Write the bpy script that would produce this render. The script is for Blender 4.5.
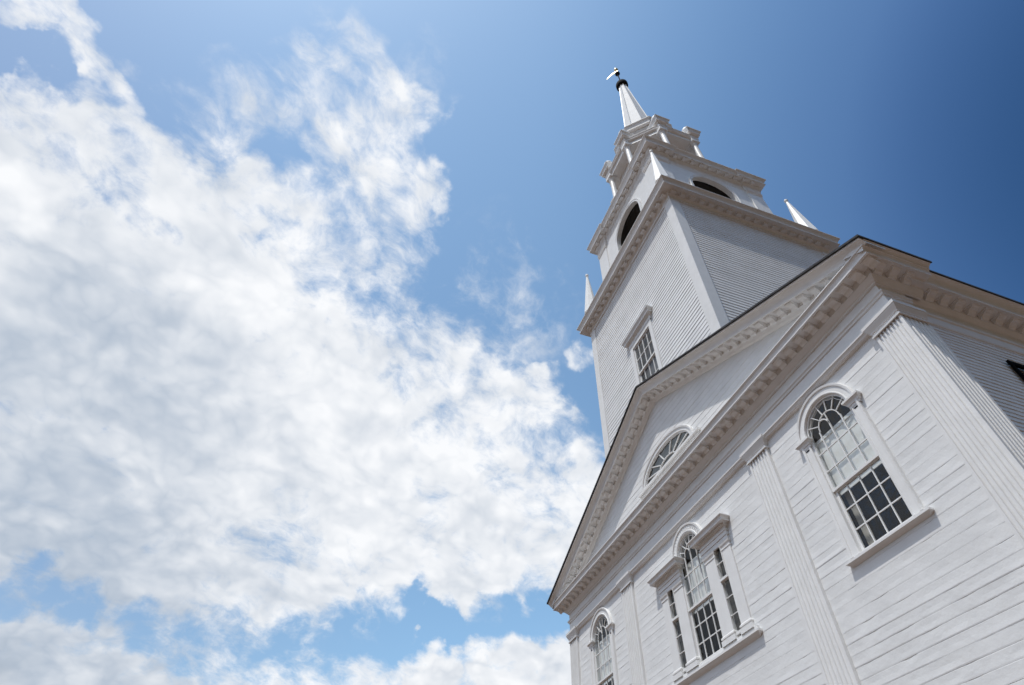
import bpy, math, random
from mathutils import Vector, Matrix
random.seed(7)
R = math.radians
S = bpy.context.scene
COL = S.collection
for o in list(bpy.data.objects):
    bpy.data.objects.remove(o)

# ------------------------------------------------------------------ camera
CP = Vector((10.4158, -7.8517, 1.6))
RT = Vector((0.32471, 0.94533, 0.03025)); UP = Vector((0.71388, -0.26594, 0.6478)); FW = Vector((-0.62043, 0.18875, 0.76121))
FPX = 570.49
cam = bpy.data.cameras.new('camera'); co = bpy.data.objects.new('camera', cam); COL.objects.link(co)
cam.sensor_width = 36; cam.lens = 36 * FPX / 1024; cam.clip_start = 0.1; cam.clip_end = 5000
M4 = Matrix((RT, UP, -FW)).transposed().to_4x4(); M4.translation = CP
co.matrix_world = M4
S.camera = co

# ------------------------------------------------------------------ light
SUN = Vector((0.43, -1.0, 2.5)).normalized()
EL = math.asin(SUN.z)
sl = bpy.data.lights.new('sun', 'SUN'); sl.energy = 3.0; sl.angle = R(0.53); sl.color = (1.0, 0.965, 0.91)
so = bpy.data.objects.new('sun', sl); COL.objects.link(so)
so.rotation_euler = SUN.to_track_quat('Z', 'Y').to_euler(); so.location = (0, -30, 60)
S.view_settings.view_transform = 'Standard'; S.view_settings.look = 'None'
S.view_settings.exposure = 0.0; S.view_settings.gamma = 1.0
S.view_settings.use_curve_mapping = False
S.cycles.max_bounces = 8; S.cycles.diffuse_bounces = 4; S.cycles.transparent_max_bounces = 12
S.cycles.use_denoising = True

def px(u, v):            # a view direction
    return ((u - 512) / FPX * RT - (v - 342.5) / FPX * UP + FW).normalized()

# ------------------------------------------------------------------ sky: clear air plus a broken deck of cumulus
W = bpy.data.worlds.new('World'); S.world = W; W.use_nodes = True
nt = W.node_tree; nt.nodes.clear()
def N(t, **k):
    n = nt.nodes.new(t)
    for a, b in k.items(): setattr(n, a, b)
    return n
def L(a, b): nt.links.new(a, b)
def val(x, sock):
    if isinstance(x, (int, float)): sock.default_value = x
    else: L(x, sock)
def mth(op, a, b=None, c=None, clamp=False):
    n = N('ShaderNodeMath', operation=op, use_clamp=clamp)
    val(a, n.inputs[0])
    if b is not None: val(b, n.inputs[1])
    if c is not None: val(c, n.inputs[2])
    return n.outputs[0]
def vmth(op, a, b=None):
    n = N('ShaderNodeVectorMath', operation=op)
    for x, s in ((a, n.inputs[0]), (b, n.inputs[1])):
        if x is None: continue
        if isinstance(x, (tuple, list, Vector)): s.default_value = tuple(x)
        else: L(x, s)
    return n.outputs['Value'] if op in ('DOT_PRODUCT', 'LENGTH', 'DISTANCE') else n.outputs['Vector']
def scl(v, f):
    n = N('ShaderNodeVectorMath', operation='SCALE'); L(v, n.inputs[0]); val(f, n.inputs['Scale']); return n.outputs['Vector']
def mrange(x, a, b, c=0.0, d=1.0, smooth=True):
    n = N('ShaderNodeMapRange'); n.interpolation_type = 'SMOOTHSTEP' if smooth else 'LINEAR'
    L(x, n.inputs[0])
    for i, v in enumerate((a, b, c, d)): n.inputs[i + 1].default_value = v
    return n.outputs[0]
def noise(vec, scale, detail=6, rough=0.55, dist=0.0, lac=2.1):
    n = N('ShaderNodeTexNoise'); n.noise_dimensions = '3D'
    L(vec, n.inputs['Vector']); n.inputs['Scale'].default_value = scale; n.inputs['Detail'].default_value = detail
    n.inputs['Roughness'].default_value = rough; n.inputs['Distortion'].default_value = dist; n.inputs['Lacunarity'].default_value = lac
    return n.outputs[0]
def mix(f, a, b):
    n = N('ShaderNodeMix'); n.data_type = 'RGBA'; n.clamp_factor = True
    val(f, n.inputs[0])
    for x, s in ((a, n.inputs[6]), (b, n.inputs[7])):
        if isinstance(x, tuple): s.default_value = (*x, 1)
        else: L(x, s)
    return n.outputs[2]

tc = N('ShaderNodeTexCoord'); D = vmth('NORMALIZE', tc.outputs['Generated'])
sky = N('ShaderNodeTexSky', sky_type='NISHITA'); sky.sun_disc = False
sky.sun_elevation = EL; sky.sun_rotation = math.atan2(SUN.x, SUN.y)
sky.air_density = 1.0; sky.dust_density = 0.6; sky.ozone_density = 1.6; sky.altitude = 50
SKY_STR = 0.13

# (u, v, radius in px at the photo's scale, weight): where the deck of cloud lies in the sky
BL = [(-60, 250, 190, 1.18), (-20, 420, 190, 1.18), (90, 300, 150, 1.18), (60, 190, 95, .9), (150, 250, 105, 1.03), (230, 270, 90, 1.03), (190, 380, 150, 1.18),
      (300, 260, 90, .84), (350, 210, 62, .75), (395, 185, 42, .75), (330, 160, 50, .52), (385, 115, 48, .50), (425, 110, 28, .45), (345, 75, 30, .30), (290, 110, 40, .38),
      (395, 255, 40, .6), (300, 420, 150, 1.18), (400, 470, 130, 1.18), (420, 380, 75, .85), (480, 400, 48, .78), (525, 398, 34, .72), (500, 500, 100, 1), (575, 520, 70, 1),
      (560, 545, 55, .95), (470, 560, 65, .95), (150, 500, 150, 1.18), (250, 560, 95, .95), (50, 530, 110, 1.15), (350, 570, 80, .88), (-60, 590, 120, .9),
      (20, 110, 60, .85), (80, 130, 55, .9), (-10, 80, 45, .8), (20, 8, 36, .74), (75, 45, 34, .72), (100, 82, 28, .68), (55, 10, 26, .68), (130, 165, 50, .82), (190, 195, 48, .85), (255, 200, 42, .78),
      (505, 668, 52, 1.0), (430, 676, 40, .95), (558, 664, 46, 1.0), (620, 700, 70, 1.0), (270, 690, 42, .86), (60, 665, 95, 1.1), (-20, 675, 100, 1.1), (160, 690, 50, .8), (340, 690, 34, .74),
      (583, 355, 20, .42), (530, 375, 13, .55), (571, 432, 13, .58), (455, 312, 26, .30), (505, 300, 90, .33), (470, 290, 60, .27), (225, 140, 26, .5), (130, 60, 20, .3), (168, 85, 20, .3),
      (390, 575, 50, 1), (300, 570, 65, 1), (510, 570, 45, .9), (105, 105, 36, .8), (125, 135, 38, .85), (152, 162, 42, .85), (200, 130, 60, .37), (262, 100, 60, .38), (335, 58, 50, .38), (425, 60, 46, .28), (300, 632, 90, .44), (200, 612, 60, .7), (320, 600, 55, .75), (230, 640, 55, .5), (262, 652, 46, .48), (300, 800, 160, .9), (700, 760, 120, .85), (-250, 350, 260, .95), (-500, 100, 300, .9), (-300, 700, 250, .9), (60, -420, 260, .5)]
HOLES = [(495, 612, 26, .5), (445, 618, 24, .5), (545, 608, 22, .4), (20, 585, 30, .75), (70, 594, 26, .65), (140, 628, 24, .4), (190, 645, 26, .2), (135, 205, 22, .4), (170, 228, 18, .35), (145, 388, 16, .35), (355, 634, 32, .4), (405, 622, 24, .36), (300, 642, 26, .22),
         (240, 640, 26, .15), (40, 58, 26, .36), (82, 92, 22, .42), (15, 42, 20, .42), (435, 430, 24, .3), (500, 450, 26, .25), (275, 225, 18, .3), (455, 622, 20, .35), (545, 452, 24, .4)]
warp = N('ShaderNodeTexNoise'); L(D, warp.inputs['Vector']); warp.inputs['Scale'].default_value = 7; warp.inputs['Detail'].default_value = 3
wv = vmth('SUBTRACT', warp.outputs['Color'], (0.5, 0.5, 0.5))
warp2 = N('ShaderNodeTexNoise'); L(D, warp2.inputs['Vector']); warp2.inputs['Scale'].default_value = 26; warp2.inputs['Detail'].default_value = 4
wv2 = vmth('SUBTRACT', warp2.outputs['Color'], (0.5, 0.5, 0.5))
DW = vmth('NORMALIZE', vmth('ADD', vmth('ADD', D, scl(wv, 0.11)), scl(wv2, 0.075)))
def blob(u, v, rad, w, inner=0.1):
    d = px(u, v)
    c = math.hypot(u - 512, v - 342.5)
    a = rad / (FPX * (1 + (c / FPX) ** 2) ** 0.75)     # angle that many pixels span there
    return mrange(vmth('DOT_PRODUCT', DW, d), math.cos(a * 1.45), math.cos(a * inner), 0.0, w)
m = None
for b in BL:
    x = blob(*b); m = x if m is None else mth('SMOOTH_MAX', m, x, 0.12)
for b in HOLES:
    m = mth('SUBTRACT', m, blob(*b))
# unseen cloud bank added opposite the facade to brighten its shaded parts
for d_, a_, w_ in (((-.55, -.78, .42), 25, .78), ((-.05, -.88, .48), 24, .7), ((.45, -.78, .45), 24, .7)):
    m = mth('SMOOTH_MAX', m, mrange(vmth('DOT_PRODUCT', DW, Vector(d_).normalized()), math.cos(R(a_)), math.cos(R(4)), 0.0, w_), 0.12)
# billows drawn out along the wind, finer with height
sep = N('ShaderNodeSeparateXYZ'); L(D, sep.inputs[0])
dz = mth('MAXIMUM', sep.outputs['Z'], 0.02)
inv = mth('DIVIDE', 1.0, mth('ADD', dz, 0.45))
WIND = (px(280, 240) - px(60, 60)).normalized()
def drawn(v): return vmth('SUBTRACT', v, scl(tuple_vec(WIND), mth('MULTIPLY', vmth('DOT_PRODUCT', v, tuple(WIND)), 0.22)))
def tuple_vec(t):
    n = N('ShaderNodeCombineXYZ')
    for k in range(3): n.inputs[k].default_value = t[k]
    return n.outputs[0]
Q = scl(drawn(D), inv)
wq = N('ShaderNodeTexNoise'); L(Q, wq.inputs['Vector']); wq.inputs['Scale'].default_value = 9; wq.inputs['Detail'].default_value = 4
Q = vmth('ADD', Q, scl(vmth('SUBTRACT', wq.outputs['Color'], (.5, .5, .5)), 0.075))
n1 = noise(Q, 6.0, 8, 0.58)
n2 = noise(Q, 19.0, 8, 0.62)
n3 = noise(Q, 55.0, 6, 0.65)
dens = mth('ADD', m, mth('ADD', mth('MULTIPLY', mth('SUBTRACT', n1, 0.5), 1.85), mth('ADD', mth('MULTIPLY', mth('SUBTRACT', n2, 0.5), 1.5), mth('MULTIPLY', mth('SUBTRACT', n3, 0.5), 0.45))))
cover = mth('MULTIPLY', mth('POWER', mrange(dens, 0.16, 1.0), 1.1), mrange(m, 0.14, 0.42))
# sunward shift of the same billows gives their lit and shaded sides
def relief(scale, step, det):
    a = noise(Q, scale, det, 0.5)
    b_ = noise(vmth('SUBTRACT', Q, tuple(-x * step for x in (SUN - SUN.dot(px(250, 350)) * px(250, 350)))), scale, det, 0.5)
    return mth('SUBTRACT', a, b_)
rel = mth('ADD', mth('MULTIPLY', relief(5.0, 0.05, 3), 1.1), mth('MULTIPLY', relief(13.0, 0.02, 2), 1.0))
# rounded puffs with creases between them
QI = vmth('ADD', scl(D, inv), scl(vmth('SUBTRACT', wq.outputs['Color'], (.5, .5, .5)), 0.05))
def puff(scale, det): return mth('MULTIPLY', mth('ABSOLUTE', mth('SUBTRACT', noise(QI, scale, det, 0.45), 0.5)), 2.0)
puffs = mth('ADD', mth('MULTIPLY', puff(9.0, 2), 0.9), mth('MULTIPLY', puff(21.0, 2), 0.6))
rel = mth('ADD', rel, mth('MULTIPLY', mth('SUBTRACT', puffs, 0.28), 0.75))
# thick parts of the deck are greyer below
GREY = [(60, 420, 200, .6), (-20, 560, 230, .75), (40, 545, 120, .6), (210, 480, 130, .25), (150, 560, 150, .45), (90, 350, 90, .2), (330, 500, 150, .15), (60, 690, 150, .75), (560, 690, 80, .25), (430, 690, 50, .2), (520, 600, 120, .15)]
g = None
for b in GREY:
    x = blob(*b, inner=0.05); g = x if g is None else mth('SMOOTH_MAX', g, x, 0.2)
lit = mth('ADD', mth('SUBTRACT', 0.97, mth('MULTIPLY', g, 1.05)), rel)
lit = mth('ADD', lit, mth('MULTIPLY', mth('SUBTRACT', n2, 0.5), 0.12))
lit = mth('SMOOTH_MAX', lit, mth('ADD', mth('MULTIPLY', puffs, 0.5), -0.02), 0.25)
lit = mth('MINIMUM', lit, 1.0)
cc = mix(lit, (0.46, 0.535, 0.64), (0.96, 0.975, 1.0))
# the air is deepest blue away from the sun and the bank of cloud, milkier towards them
POLE = px(1500, 80)
rp = N('ShaderNodeValToRGB'); rp.color_ramp.interpolation = 'B_SPLINE'
L(mth('DIVIDE', mth('ARCCOSINE', vmth('DOT_PRODUCT', D, POLE)), R(110), clamp=True), rp.inputs[0])
el_ = rp.color_ramp.elements
stops = [(0, (.18, .38, .55)), (12, (.21, .42, .59)), (18, (.27, .48, .67)), (24, (.49, .73, .93)), (29, (.76, 1.01, 1.16)), (39, (1.13, 1.39, 1.41)), (48, (1.45, 1.67, 1.58)),
         (57, (1.66, 1.84, 1.68)), (78, (1.52, 1.70, 1.57)), (92, (1.36, 1.42, 1.31)), (106, (1.3, 1.26, 1.16))]
stops = [(a / 110, c) for a, c in stops]
stops = sorted((max(0, min(1, p)), c) for p, c in stops)
while len(el_) < len(stops): el_.new(0.5)
for e_, (p, c) in zip(el_, stops): e_.position = p; e_.color = (c[0] / 2, c[1] / 2, c[2] / 2, 1)
skyc = vmth('MULTIPLY', scl(sky.outputs[0], SKY_STR * 2), rp.outputs[0])
skyc = scl(skyc, mth('ADD', mrange(vmth('DOT_PRODUCT', D, (0.0, -1.0, 0.0)), 0.56, 0.82, 1.0, 3.3), mrange(vmth('DOT_PRODUCT', D, (1.0, 0.0, 0.0)), 0.15, 0.5, 0.0, 0.8)))  # unseen sky boosted toward the front and side to lift shaded walls
full = mix(cover, skyc, cc)
# unseen dark band added low in the sky to deepen soffit and side-wall shade
side = mth('MAXIMUM', mrange(vmth('DOT_PRODUCT', D, (0.0, -1.0, 0.0)), 0.30, 0.55), mrange(vmth('DOT_PRODUCT', D, (1.0, 0.0, 0.0)), 0.15, 0.4))
tl = mth('ADD', 0.30, mth('MULTIPLY', mth('SUBTRACT', noise(D, 6.0, 6, 0.6), 0.5), 0.35))
rise = mth('MULTIPLY', mrange(vmth('DOT_PRODUCT', D, (1.0, 0.0, 0.0)), 0.2, 0.7), 0.34)
low = mrange(mth('SUBTRACT', mth('ADD', tl, rise), dz), -0.02, 0.04)
full = mix(mth('MULTIPLY', low, side), full, (0.045, 0.055, 0.03))
bg = N('ShaderNodeBackground'); L(full, bg.inputs[0]); bg.inputs[1].default_value = 1.0
wo = N('ShaderNodeOutputWorld'); L(bg.outputs[0], wo.inputs[0])
W.cycles.sampling_method = 'MANUAL'; W.cycles.sample_map_resolution = 512

# ------------------------------------------------------------------ materials
def mat(name, col, rough=0.6, var=0.06, vscale=3.0, bump=0.0, bscale=40.0, metal=0.0, dirt=0.0, spec=0.4, tint=None, board=False):
    m = bpy.data.materials.new(name); m.use_nodes = True
    t = m.node_tree; b = t.nodes['Principled BSDF']
    b.inputs['Roughness'].default_value = rough; b.inputs['Metallic'].default_value = metal
    b.inputs['Specular IOR Level'].default_value = spec
    geo = t.nodes.new('ShaderNodeNewGeometry')
    n = t.nodes.new('ShaderNodeTexNoise'); n.inputs['Scale'].default_value = vscale; n.inputs['Detail'].default_value = 6
    t.links.new(geo.outputs['Position'], n.inputs['Vector'])
    r = t.nodes.new('ShaderNodeValToRGB'); e = r.color_ramp.elements
    e[0].position = 0.3; e[1].position = 0.7
    lo = tuple(c * (1 - var) for c in col); hi = tuple(min(1, c * (1 + var)) for c in col)
    e[0].color = (*lo, 1); e[1].color = (*hi, 1)
    t.links.new(n.outputs[0], r.inputs[0])
    out = r.outputs[0]
    if dirt:
        mp = t.nodes.new('ShaderNodeMapping'); mp.inputs['Scale'].default_value = (0.9, 0.9, 5.5) if board else (7, 7, 0.9)
        t.links.new(geo.outputs['Position'], mp.inputs[0])
        n3 = t.nodes.new('ShaderNodeTexNoise'); n3.inputs['Scale'].default_value = 1.0; n3.inputs['Detail'].default_value = 8; n3.inputs['Roughness'].default_value = 0.7
        t.links.new(mp.outputs[0], n3.inputs['Vector'])
        r3 = t.nodes.new('ShaderNodeValToRGB'); r3.color_ramp.elements[0].position = 0.5; r3.color_ramp.elements[1].position = 0.78
        t.links.new(n3.outputs[0], r3.inputs[0])
        mm = t.nodes.new('ShaderNodeMath'); mm.operation = 'MULTIPLY'; mm.inputs[1].default_value = dirt
        t.links.new(r3.outputs[0], mm.inputs[0])
        mx = t.nodes.new('ShaderNodeMix'); mx.data_type = 'RGBA'; t.links.new(mm.outputs[0], mx.inputs[0])
        t.links.new(out, mx.inputs[6]); mx.inputs[7].default_value = (*(tint or (0.50, 0.46, 0.41)), 1); out = mx.outputs[2]
    t.links.new(out, b.inputs['Base Color'])
    if bump:
        n2 = t.nodes.new('ShaderNodeTexNoise'); n2.inputs['Scale'].default_value = bscale; n2.inputs['Detail'].default_value = 5
        t.links.new(geo.outputs['Position'], n2.inputs['Vector'])
        bp = t.nodes.new('ShaderNodeBump'); bp.inputs['Strength'].default_value = 1.0; bp.inputs['Distance'].default_value = bump
        t.links.new(n2.outputs[0], bp.inputs['Height']); t.links.new(bp.outputs[0], b.inputs['Normal'])
    return m
WHITE = mat('white_board_paint', (0.77, 0.77, 0.765), 0.6, 0.05, 2.2, 0.004, 14, dirt=0.10, board=True)
CLAP = mat('white_clapboard_paint', (0.76, 0.76, 0.76), 0.65, 0.05, 1.5, 0.002, 30, dirt=0.15)
TRIM = mat('white_trim_paint', (0.79, 0.785, 0.775), 0.5, 0.04, 4, 0.0015, 35, dirt=0.13)
SHING = mat('dark_shingle', (0.035, 0.036, 0.04), 0.85, 0.4, 9, 0.01, 30)
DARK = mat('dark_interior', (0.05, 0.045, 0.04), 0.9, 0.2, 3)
BROWNW = mat('old_board', (0.20, 0.15, 0.11), 0.9, 0.2, 6)
SHADE = mat('window_blind', (0.86, 0.86, 0.84), 0.9, 0.05, 5)
CURT = mat('curtain_cloth', (0.5, 0.47, 0.42), 0.95, 0.2, 8)
IRON = mat('black_iron', (0.012, 0.012, 0.014), 0.85, 0.2, 8, spec=0.1)
SHUT = mat('black_shutter_paint', (0.006, 0.006, 0.0065), 0.9, 0.2, 8, spec=0.03)
GOLD = mat('gilded_metal', (0.95, 0.80, 0.48), 0.35, 0.08, 12, metal=0.6)
GRND = mat('ground_brick_earth', (0.115, 0.070, 0.045), 0.9, 0.3, 0.6)
LEAD = mat('lead_deck', (0.35, 0.35, 0.35), 0.7, 0.15, 3)
def glass():
    m = bpy.data.materials.new('window_glass'); m.use_nodes = True; t = m.node_tree; t.nodes.clear()
    o = t.nodes.new('ShaderNodeOutputMaterial'); mx = t.nodes.new('ShaderNodeMixShader'); lw = t.nodes.new('ShaderNodeLayerWeight'); pw = t.nodes.new('ShaderNodeMath'); pw.operation = 'POWER'; pw.inputs[1].default_value = 5.0; t.links.new(lw.outputs['Facing'], pw.inputs[0]); fr = t.nodes.new('ShaderNodeMath'); fr.operation = 'MULTIPLY_ADD'; fr.inputs[1].default_value = 0.93; fr.inputs[2].default_value = 0.05; t.links.new(pw.outputs[0], fr.inputs[0])
    tr = t.nodes.new('ShaderNodeBsdfTransparent'); tr.inputs[0].default_value = (0.93, 0.95, 0.95, 1)
    gl = t.nodes.new('ShaderNodeBsdfGlossy'); gl.inputs['Roughness'].default_value = 0.015
    geo = t.nodes.new('ShaderNodeNewGeometry'); n2 = t.nodes.new('ShaderNodeTexNoise'); n2.inputs['Scale'].default_value = 3.5; n2.inputs['Detail'].default_value = 2
    t.links.new(geo.outputs['Position'], n2.inputs['Vector'])
    bp = t.nodes.new('ShaderNodeBump'); bp.inputs['Distance'].default_value = 0.02; bp.inputs['Strength'].default_value = 0.5
    t.links.new(n2.outputs[0], bp.inputs['Height']); t.links.new(bp.outputs[0], gl.inputs['Normal'])
    t.links.new(fr.outputs[0], mx.inputs[0]); t.links.new(tr.outputs[0], mx.inputs[1]); t.links.new(gl.outputs[0], mx.inputs[2]); t.links.new(mx.outputs[0], o.inputs[0])
    return m
GLASS = glass()

# ------------------------------------------------------------------ mesh kit
class MB:
    def __init__(s): s.v = []; s.f = []
    def add(s, vs, fs):
        k = len(s.v); s.v += [tuple(v) for v in vs]; s.f += [tuple(i + k for i in f) for f in fs]; return s
    def box(s, x0, x1, y0, y1, z0, z1):
        return s.add([(x0, y0, z0), (x1, y0, z0), (x1, y1, z0), (x0, y1, z0), (x0, y0, z1), (x1, y0, z1), (x1, y1, z1), (x0, y1, z1)],
                     [(0, 3, 2, 1), (4, 5, 6, 7), (0, 1, 5, 4), (1, 2, 6, 5), (2, 3, 7, 6), (3, 0, 4, 7)])
    def rings(s, rs, closed_path=False, closed_prof=False, caps=True):
        n = len(rs[0]); vs = [p for r_ in rs for p in r_]; fs = []
        m_ = len(rs)
        for i in range(m_ if closed_path else m_ - 1):
            a, b = i * n, ((i + 1) % m_) * n
            for j in range(n if closed_prof else n - 1):
                jj = (j + 1) % n
                fs.append((a + j, b + j, b + jj, a + jj))
        if caps and not closed_path:
            fs.append(tuple(range(n))); fs.append(tuple((m_ - 1) * n + j for j in reversed(range(n))))
        return s.add(vs, fs)
    def sweep(s, path, prof, closed=False, caps=True, closed_prof=False):
        """path in plan (x,y), outward on the right of travel; prof of (projection, z)"""
        rs = [[(x, y, z) for (x, y), z in zip(offs(path, p, closed), zs)] for p, zs in ()]
        offcache = {}
        cols = []
        for p, z in prof:
            key = round(p, 5)
            if key not in offcache: offcache[key] = offs(path, p, closed)
            cols.append([(x, y, z) for x, y in offcache[key]])
        rs = [[c[i] for c in cols] for i in range(len(path))]
        return s.rings(rs, closed, closed_prof, caps)
    def lathe(s, cx, cy, prof, n=16, cap=True):
        rs = []
        for r_, z in prof: rs.append([(cx + r_ * math.cos(2 * math.pi * k / n), cy + r_ * math.sin(2 * math.pi * k / n), z) for k in range(n)])
        return s.rings(rs, False, True, cap)
    def prism(s, poly, y0, y1):
        """poly of (x,z), extruded in y"""
        n = len(poly)
        return s.add([(x, y0, z) for x, z in poly] + [(x, y1, z) for x, z in poly],
                     [tuple(range(n)), tuple(reversed(range(n, 2 * n)))] + [(i, i + n, (i + 1) % n + n, (i + 1) % n) for i in range(n)])
    def bar(s, a, b, w, y0, y1):
        """bar in a plane of constant y, a and b are (x,z)"""
        dx, dz_ = b[0] - a[0], b[1] - a[1]; l = math.hypot(dx, dz_) or 1; nx, nz = -dz_ / l * w / 2, dx / l * w / 2
        return s.prism([(a[0] + nx, a[1] + nz), (a[0] - nx, a[1] - nz), (b[0] - nx, b[1] - nz), (b[0] + nx, b[1] + nz)], y0, y1)
    def arcbar(s, cx, cz, r_, a0, a1, w, y0, y1, n=12):
        inn, out = [], []
        for k in range(n + 1):
            a = R(a0 + (a1 - a0) * k / n); c, q = math.cos(a), math.sin(a)
            inn.append((cx + (r_ - w / 2) * c, cz + (r_ - w / 2) * q)); out.append((cx + (r_ + w / 2) * c, cz + (r_ + w / 2) * q))
        rs = [[(i[0], y0, i[1]), (o[0], y0, o[1]), (o[0], y1, o[1]), (i[0], y1, i[1])] for i, o in zip(inn, out)]
        return s.rings(rs, False, True, True)
    def xf(s, M, k0=0):
        for i in range(k0, len(s.v)): s.v[i] = tuple(M @ Vector(s.v[i]))
        return s
    def mesh(s, name, m):
        me = bpy.data.meshes.new(name); me.from_pydata(s.v, [], s.f); me.materials.append(m)
        me.validate()
        import bmesh
        b = bmesh.new(); b.from_mesh(me); bmesh.ops.recalc_face_normals(b, faces=b.faces); b.to_mesh(me); b.free()
        return me
    def build(s, name, m, parent=None, loc=None):
        o = bpy.data.objects.new(name, s.mesh(name, m)); COL.objects.link(o)
        if parent: o.parent = parent
        if loc: o.location = loc
        return o
def offs(path, p, closed):
    n = len(path); out = []
    def nrm(i):
        a, b = path[i], path[(i + 1) % n]; dx, dy = b[0] - a[0], b[1] - a[1]; l = math.hypot(dx, dy); return (dy / l, -dx / l)
    for i in range(n):
        if closed: n1, n2 = nrm((i - 1) % n), nrm(i)
        else:
            n2 = nrm(i) if i < n - 1 else nrm(n - 2); n1 = nrm(i - 1) if i > 0 else n2
        d = 1 + n1[0] * n2[0] + n1[1] * n2[1]
        mx, my = (n1[0] + n2[0]) / d, (n1[1] + n2[1]) / d
        out.append((path[i][0] + mx * p, path[i][1] + my * p))
    return out
def copy_of(src, parent, loc, rot=None):
    o = src.copy(); COL.objects.link(o); o.parent = parent; o.location = loc
    if rot is not None: o.rotation_euler = rot
    return o
def smooth(o, ang=40):
    for p in o.data.polygons: p.use_smooth = True
    o.data.set_sharp_from_angle(angle=R(ang)) if hasattr(o.data, 'set_sharp_from_angle') else None
    return o

# ------------------------------------------------------------------ ground
g_ = MB(); g_.add([(-2500, -2500, 0), (2500, -2500, 0), (2500, 2500, 0), (-2500, 2500, 0)], [(0, 1, 2, 3)])
go = g_.build('ground', GRND); go['kind'] = 'structure'

# ------------------------------------------------------------------ the church
church = bpy.data.objects.new('church', None); COL.objects.link(church)
church['label'] = 'white clapboard church with pedimented front, fluted pilasters and tall tiered steeple'
church['category'] = 'church'

WY = -0.11      # front wall plane
PY = -0.18      # pilaster plane
XC = 7.0
WIN = 4.85      # centre of each arched window

def rnd(a): return random.uniform(-a, a)
def in_open(x, z):
    for c in (WIN, -WIN):
        if abs(x - c) < 0.56 and 6.36 < z < 8.66: return True
        if z >= 8.66 and math.hypot(x - c, z - 8.66) < 0.56: return True
    if abs(x) < 1.22 and 6.36 < z < 8.25: return True
    if abs(x) < 0.47 and 8.2 < z < 8.68: return True
    if z >= 8.68 and math.hypot(x, z - 8.68) < 0.48: return True
    return False
def facade():
    b = MB(); dx = 0.08; nx = int(round(13.2 / dx)); xs = [-6.6 + dx * i for i in range(nx + 1)]
    zs = [3.4]
    while zs[-1] < 9.5: zs.append(zs[-1] + random.uniform(0.155, 0.195))
    rows = []      # list of (z list, y list) per row
    from mathutils import noise as mn
    for k in range(len(zs) - 1):
        z0, z1 = zs[k], zs[k + 1]; lip = random.uniform(0.0015, 0.0055); ph = random.uniform(0, 99); op = random.random()
        A = [[], [], [], [], []]
        for x in xs:
            w = mn.noise(Vector((x * 0.9, ph, 0.0))); w2 = mn.noise(Vector((x * 2.7, ph, 5.0)))
            l = max(0.002, lip * (1 + 0.8 * w))
            gap = 0.0008 + 0.018 * max(0, w2 + 0.4 * op - 0.45)
            cz = 0.016 * mn.noise(Vector((x * 0.5, ph, 9.0)))
            cup = 0.004 * w2
            A[0].append((x, WY - l * 0.55, z0 + cz)); A[1].append((x, WY - l, z0 + 0.014 + cz)); A[2].append((x, WY - 0.45 * l - cup, (z0 + z1) / 2))
            czn = 0.016 * mn.noise(Vector((x * 0.5, ph, 9.0)))
            A[3].append((x, WY - 0.002, z1 - gap - 0.004)); A[4].append((x, WY - 0.001 + gap * 1.6, z1 - 0.002))
        rows += A
    n = len(xs); vs = [p for r_ in rows for p in r_]; fs = []
    for i in range(len(rows) - 1):
        for j in range(n - 1):
            x = (xs[j] + xs[j + 1]) / 2; z = (rows[i][j][2] + rows[i + 1][j][2]) / 2
            if in_open(x, z): continue
            fs.append((i * n + j, i * n + j + 1, (i + 1) * n + j + 1, (i + 1) * n + j))
    b.add(vs, fs)
    b.add([(-6.6, WY - .004, 0), (6.6, WY - .004, 0), (6.6, WY - .004, 3.4), (-6.6, WY - .004, 3.4)], [(0, 1, 2, 3)])
    # inner face of the wall, open at the windows
    return b.build('front_wall', WHITE, church)
facade()

# pilasters ---------------------------------------------------------------
def flute_line(a, b, nf, depth):
    """points from a to b (plan), with nf flutes cut to the left of travel"""
    dx, dy = b[0] - a[0], b[1] - a[1]; l = math.hypot(dx, dy); ux, uy = dx / l, dy / l; nx, ny = -uy, ux
    mar = 0.035; pit = (l - 2 * mar) / nf; w = pit * 0.62; out = [a]
    for k in range(nf):
        c = mar + pit * (k + 0.5)
        for t, d in ((-.5, 0), (-.42, .55), (-.2, .95), (.2, .95), (.42, .55), (.5, 0)):
            s_ = c + t * w; out.append((a[0] + ux * s_ + nx * depth * d, a[1] + uy * s_ + ny * depth * d))
    out.append(b); return out
CAPP = [(0.002, 9.235), (0.03, 9.235), (0.032, 9.262), (0.012, 9.27), (0.012, 9.32), (0.026, 9.325), (0.03, 9.345), (0.045, 9.375), (0.068, 9.42), (0.078, 9.45), (0.085, 9.452), (0.088, 9.515), (0.0, 9.535)]
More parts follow.
